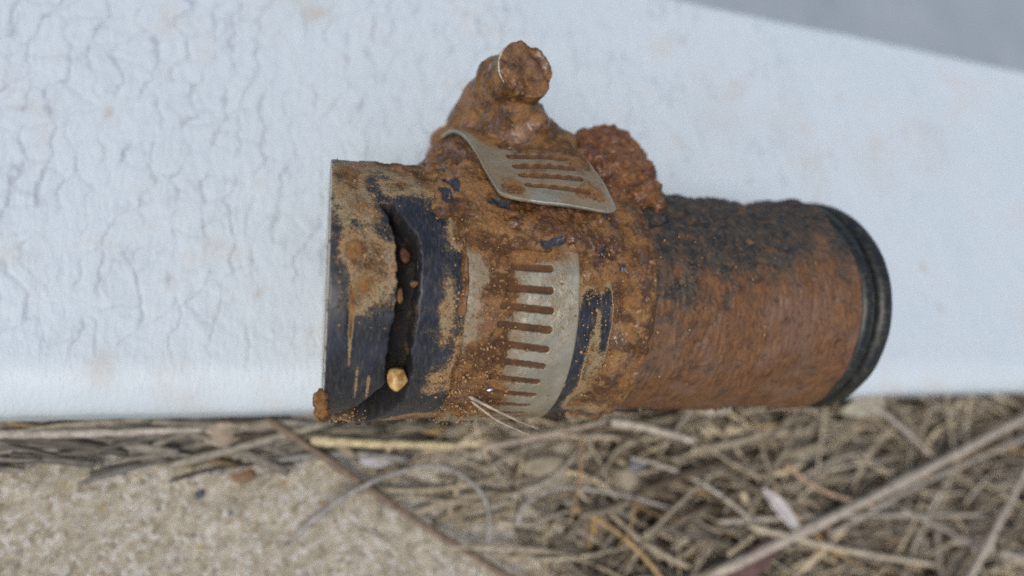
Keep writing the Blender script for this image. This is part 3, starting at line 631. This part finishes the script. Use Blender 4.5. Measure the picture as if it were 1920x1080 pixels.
# ------------------------------------------------------------------ litter on the pavement
ST = [
 ([(60.5, -38.9, -9.5), (96.0, -29.0, -8), (139.8, -16.2, -7), (165, -9, -7)], .95, (.44, .385, .31), 'longest pale straw stem, running diagonally up to the right edge', .4),
 ([(85.9, -35.0, -10), (109.3, -27.6, -9), (141.5, -20.0, -8), (160, -16, -8)], .55, (.38, .345, .29), 'thin grey stem just below the longest diagonal stem', .6),
 ([(106, -51, -8), (112.6, -44.4, -7), (121.8, -35.8, -6), (134.6, -25.5, -6)], .75, (.50, .44, .35), 'pale jointed straw stem cutting the lower right corner', .55),
 ([(-0.5, -15.3, -11), (8.1, -16.1, -11), (20.5, -16.9, -11.5)], .72, (.60, .51, .30), 'straight yellow straw lying below the rubber sleeve', None),
 ([(-6.5, -12.0, -11.5), (3.8, -19.4, -12.2), (14.4, -27.1, -12.6), (28.5, -36.3, -12), (34, -40, -12)], .62, BRN, 'long dark brown twig slanting across the bare concrete', .7),
 ([(-2.5, -28.5, -13), (1.1, -25.2, -11.5), (6.7, -21.9, -10.5), (12.6, -20.0, -10), (18.0, -19.9, -10), (22.8, -22.7, -10), (24.9, -26.6, -10.5), (25.0, -31.3, -12)], .36, (.34, .32, .30), 'grey blade arched in a hoop over the concrete', None),
 ([(29.5, -29.2, -12), (30.9, -25.9, -10.5), (36.3, -24.0, -10), (45.3, -25.3, -10), (56.5, -28.5, -11)], .42, (.36, .33, .29), 'grey blade bent sharply at its left end, right of the hoop', None),
 ([(40.3, -16.2, -9), (39.0, -22.9, -8.6), (37.4, -29.0, -9.5)], .24, (.34, .23, .12), 'thin orange stem standing upright below the steel band', None),
 ([(48.6, -26.3, -9), (47.0, -30.5, -8.8), (45.3, -33.0, -9.5)], .24, (.34, .23, .12), 'shorter orange stem below the tan stone', None),
 ([(94.7, -11.1, -8), (103.3, -15.6, -8), (110.0, -20.8, -8.5), (115.7, -24.7, -9.5)], .62, (.40, .355, .30), 'stem slanting down from the foot of the black end collar', .55),
 ([(63.6, -31.0, -10), (86.6, -31.8, -9.4), (125.3, -34.5, -9)], .5, (.41, .375, .30), 'level grey stem crossing under the longest diagonal stem', None),
 ([(78.2, -22.6, -9), (85.3, -27.5, -8.6), (97.8, -31.2, -9.5)], .5, (.44, .315, .21), 'reddish tan stem bent against the longest diagonal stem', None),
 ([(68.7, -31.9, -9), (87.7, -37.3, -8.6), (108.9, -41.9, -9)], .62, (.50, .43, .31), 'tan straw descending to the right along the bottom edge', .5),
 ([(102.7, -31.8, -9), (113.2, -36.8, -8.5), (122.8, -41.4, -9)], .45, GREY, 'short grey stem crossing the jointed stem in the lower right', None),
 ([(45.4, -14.3, -9), (52.5, -15.8, -8.6), (61.4, -18.1, -9.5)], .7, PALE, 'pale straw just below the clay covered pipe', None),
 ([(24, -17.5, -11), (34, -16.0, -10.5), (46, -14.0, -10.5)], .55, (.40, .33, .26), 'dull brown straw below the steel band beside the yellow one', None),
 ([(-38, -13.0, -12), (-27, -13.3, -11.6), (-14, -13.2, -12)], .65, (.43, .39, .33), 'grey straw along the board edge at far left', None),
 ([(-52, -15.2, -13), (-36, -15.0, -13), (-22, -16.4, -13.6)], .5, (.36, .33, .30), 'curved straw bordering the concrete at far left', None),
]
for pts, r, tint, lab, kn in ST:
    stalk(pts, r, tint, lab, group='long straws on the pavement', knob=kn)
def leafy(name, c, L, wd, ang, tint, label, cat, arch=.6):
    n, k = 14, 7; u = np.linspace(0, 1, n); v = np.linspace(-1, 1, k)
    hw = wd * np.sin(np.pi * np.clip(u * .94 + .03, 0, 1)) ** .7
    X = (u[:, None] - .5) * L + 0 * v[None]; Y = hw[:, None] * v[None]; Z = arch * np.sin(np.pi * u)[:, None] + .25 * wd * (v ** 2)[None]
    ca, sa = math.cos(ang), math.sin(ang); V = np.stack([X * ca - Y * sa, X * sa + Y * ca, Z], -1).reshape(-1, 3)
    V[:, 2] += .2 * fbm(V, .4, 2, seed=3); Vb = V - [0, 0, .22]; F = grid_faces(n, k); b0 = n * k
    ring = [i * k for i in range(n)] + [(n - 1) * k + j for j in range(1, k)] + [i * k + k - 1 for i in range(n - 2, -1, -1)] + [j for j in range(k - 2, 0, -1)]
    sd2 = np.array([[ring[i], ring[(i + 1) % len(ring)], b0 + ring[(i + 1) % len(ring)], b0 + ring[i]] for i in range(len(ring))])
    A = np.vstack([V, Vb]) + np.array(c)
    return tag(mesh_from(name, A, np.vstack([F, F[:, ::-1] + b0, sd2]), M_SW, None, dict(tint=np.repeat(np.array([tint]), len(A), 0))), label, cat)
leafy('husk', (75.8, -30, -9), 9.5, 1.35, math.radians(-50), (.55, .52, .49), 'broad whitish husk lying among the straw', 'husk')
leafy('dead_leaf', (69.6, -37.2, -9.5), 11, 1.9, math.radians(25), (.15, .085, .078), 'small maroon dead leaf near the bottom edge', 'leaf')
leafy('seed_husk', (-11.9, -14.0, -12.3), 5.2, 1.6, math.radians(4), (.36, .29, .215), 'tan oval seed husk beside the board at left', 'husk')
leafy('husk', (66, -12.5, -9), 8.5, 1.5, math.radians(8), (.42, .385, .30), 'pale oval husk below the clay covered pipe', 'husk')
leafy('husk', (98, -13.2, -8.5), 12, 1.7, math.radians(10), (.37, .355, .265), 'greenish tan blade right of the black end collar', 'husk')
leafy('paper_fleck', (8.8, -18.6, -13.3), 5.0, .9, math.radians(-3), (.55, .55, .57), 'small whitish fleck on the pavement below the sleeve', 'fleck', .2)
M_STN = plain('tan_stone', (.36, .315, .235), .85, .3, 2.0, .3)
tag(nugget('stone', np.array([51.0, -23.2, -14.0]), 5.6, np.array([1.35, .75, .62]), 31, M_STN, .10), 'tan stone with a slate blue chip set in the straw', 'stone')
tag(nugget('blue_chip', np.array([50.6, -21.2, -11.0]), 1.7, np.array([1.2, .8, .45]), 33, plain('slate_blue', (.13, .145, .175), .6, .3), .12), 'slate blue chip lying on the tan stone', 'stone')
tag(nugget('stone', np.array([86, -21.5, -13.6]), 4.0, np.array([1.25, .8, .6]), 35, plain('cream_stone', (.44, .43, .35), .85, .3, 2.0, .3), .12), 'cream stone half buried in straw below the pipe end', 'stone')
tag(nugget('stone', np.array([36, -21.8, -14.2]), 3.6, np.array([1.5, .8, .5]), 36, plain('buff_stone', (.33, .29, .21), .85, .3, 2.0, .3), .12), 'buff stone between the arched blade and upright orange stem', 'stone')
tag(nugget('stone', np.array([-9.2, -19.6, -14.9]), 1.5, np.array([1.1, .8, .5]), 37, plain('red_chip', (.23, .135, .08), .8, .3, 1, .3), .12), 'red-brown pebble set in the concrete at left', 'pebble')
tag(nugget('stone', np.array([-14.6, -21.8, -15.0]), .75, np.array([1, .9, .5]), 38, plain('slate_chip', (.09, .10, .115), .7, .3, 1, .3), .12), 'dark slate pebble set in the concrete at left', 'pebble')

def litter():
    r_ = np.random.default_rng(23); Vs, Fs, Ts = [], [], []; off = 0
    def put(c, L, ang, r, tint, tilt=0.0, bend=.0, sides=5):
        nonlocal off
        n = 9; s_ = np.linspace(-.5, .5, n); dx, dy = math.cos(ang), math.sin(ang)
        b = bend * L * (s_ ** 2 - .08); zz = L * tilt * s_ + r_.normal() * .25 * L * .1 * (s_ ** 2)
        p = np.stack([c[0] + L * s_ * dx - b * dy, c[1] + L * s_ * dy + b * dx, c[2] + zz], -1)
        p[:, 2] = np.maximum(p[:, 2], -14.8)
        V, F, caps = tube_geo(p, r * (1 + .12 * r_.normal(size=n)) * (1 - .5 * np.abs(s_ * 1.7) ** 3), sides, r_.choice([.8, .45, .3]), r_.random() * .6)
        Vs.append(V); F = np.vstack([F, np.array([(a, b_, c_, c_) for a, b_, c_ in caps])]); Fs.append(F + off); off += len(V); Ts.append(np.repeat(np.array([tint]), len(V), 0))
    tints = np.array([(.37, .335, .27), (.44, .40, .315), (.30, .27, .215), (.22, .195, .15), (.52, .46, .34), (.145, .115, .08), (.44, .42, .375), (.45, .32, .16)])
    tp = np.array([.22, .2, .16, .12, .09, .08, .09, .04])
    cnt = 0
    while cnt < 2300:                                            # the mat of needles to the right of the twig
        x = r_.uniform(-8, 185); y = r_.uniform(-66, -11.6); lim = -12 - .66 * (x + 6.5)
        if y < lim + 1.5: continue
        dens = .20 + .80 * float(sm(25, 70, np.array(x)))
        if y > -16: dens = max(dens, .75)
        if r_.random() > dens: continue
        ang = r_.choice([r_.normal(.05, .35), r_.normal(.55, .35), r_.normal(-.5, .35), r_.uniform(0, 3.14)], p=[.4, .2, .22, .18])
        z = -14.6 + 5.6 * r_.random() ** 1.6 * (.35 + .65 * float(sm(20, 60, np.array(x))))
        put((x, y, z), r_.uniform(7, 30), ang, r_.uniform(.12, .45) * r_.choice([1, 1, 1, 1.8]), tints[r_.choice(8, p=tp)] * np.array([1.06, 1.0, .90]) * r_.uniform(.5, 1.25), r_.normal() * .05, r_.normal() * .25); cnt += 1
    for _ in range(420):                                         # thin drift along the board at left, tints darkened as shade under its edge
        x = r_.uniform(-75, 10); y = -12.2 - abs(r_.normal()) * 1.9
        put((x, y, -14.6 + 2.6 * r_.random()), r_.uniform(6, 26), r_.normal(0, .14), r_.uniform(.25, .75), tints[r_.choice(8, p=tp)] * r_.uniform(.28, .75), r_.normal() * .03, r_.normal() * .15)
    for _ in range(9):                                          # strays on the concrete
        x = r_.uniform(-50, 25); y = r_.uniform(-45, -17)
        put((x, y, -14.5), r_.uniform(3, 9), r_.uniform(0, 3.14), r_.uniform(.1, .25), tints[r_.choice(8, p=tp)] * .8, 0, r_.normal() * .2)
    V = np.vstack(Vs); F = np.vstack(Fs)
    fl = [tuple(f) if f[2] != f[3] else tuple(f[:3]) for f in F.tolist()]
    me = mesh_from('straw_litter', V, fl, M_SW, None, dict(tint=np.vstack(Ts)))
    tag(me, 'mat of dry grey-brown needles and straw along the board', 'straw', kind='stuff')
litter()
# dark sheet under the straw, its colour stands in for shade in the gaps
def gap_shade():
    xs = np.arange(-80, 190, 1.3); ys = np.arange(-68, -10, 1.3); n, k = len(xs), len(ys)
    X, Y = np.meshgrid(xs, ys, indexing='ij'); P = np.stack([X, Y, X * 0], -1).reshape(-1, 3); x, y = P[:, 0], P[:, 1]
    lim = -12 - .66 * (x + 6.5); cov = np.maximum(sm(0, 6, y - lim - 1) * sm(12, 60, x) , sm(-15.5, -13.2, y)) 
    z = -16.6 + 2.3 * cov + .8 * fbm(P, .12, 3, seed=141) + .7 * fbm(P, .5, 3, seed=142)
    P[:, 2] = z
    tag(mesh_from('straw_gap_shade', P, grid_faces(n, k), plain('straw_gap_shade', (.05, .04, .026), .95, .6, 2.0, .2)), 'dark crumbly sheet painting shade into the gaps of the straw', 'shade sheet', kind='stuff')
gap_shade()
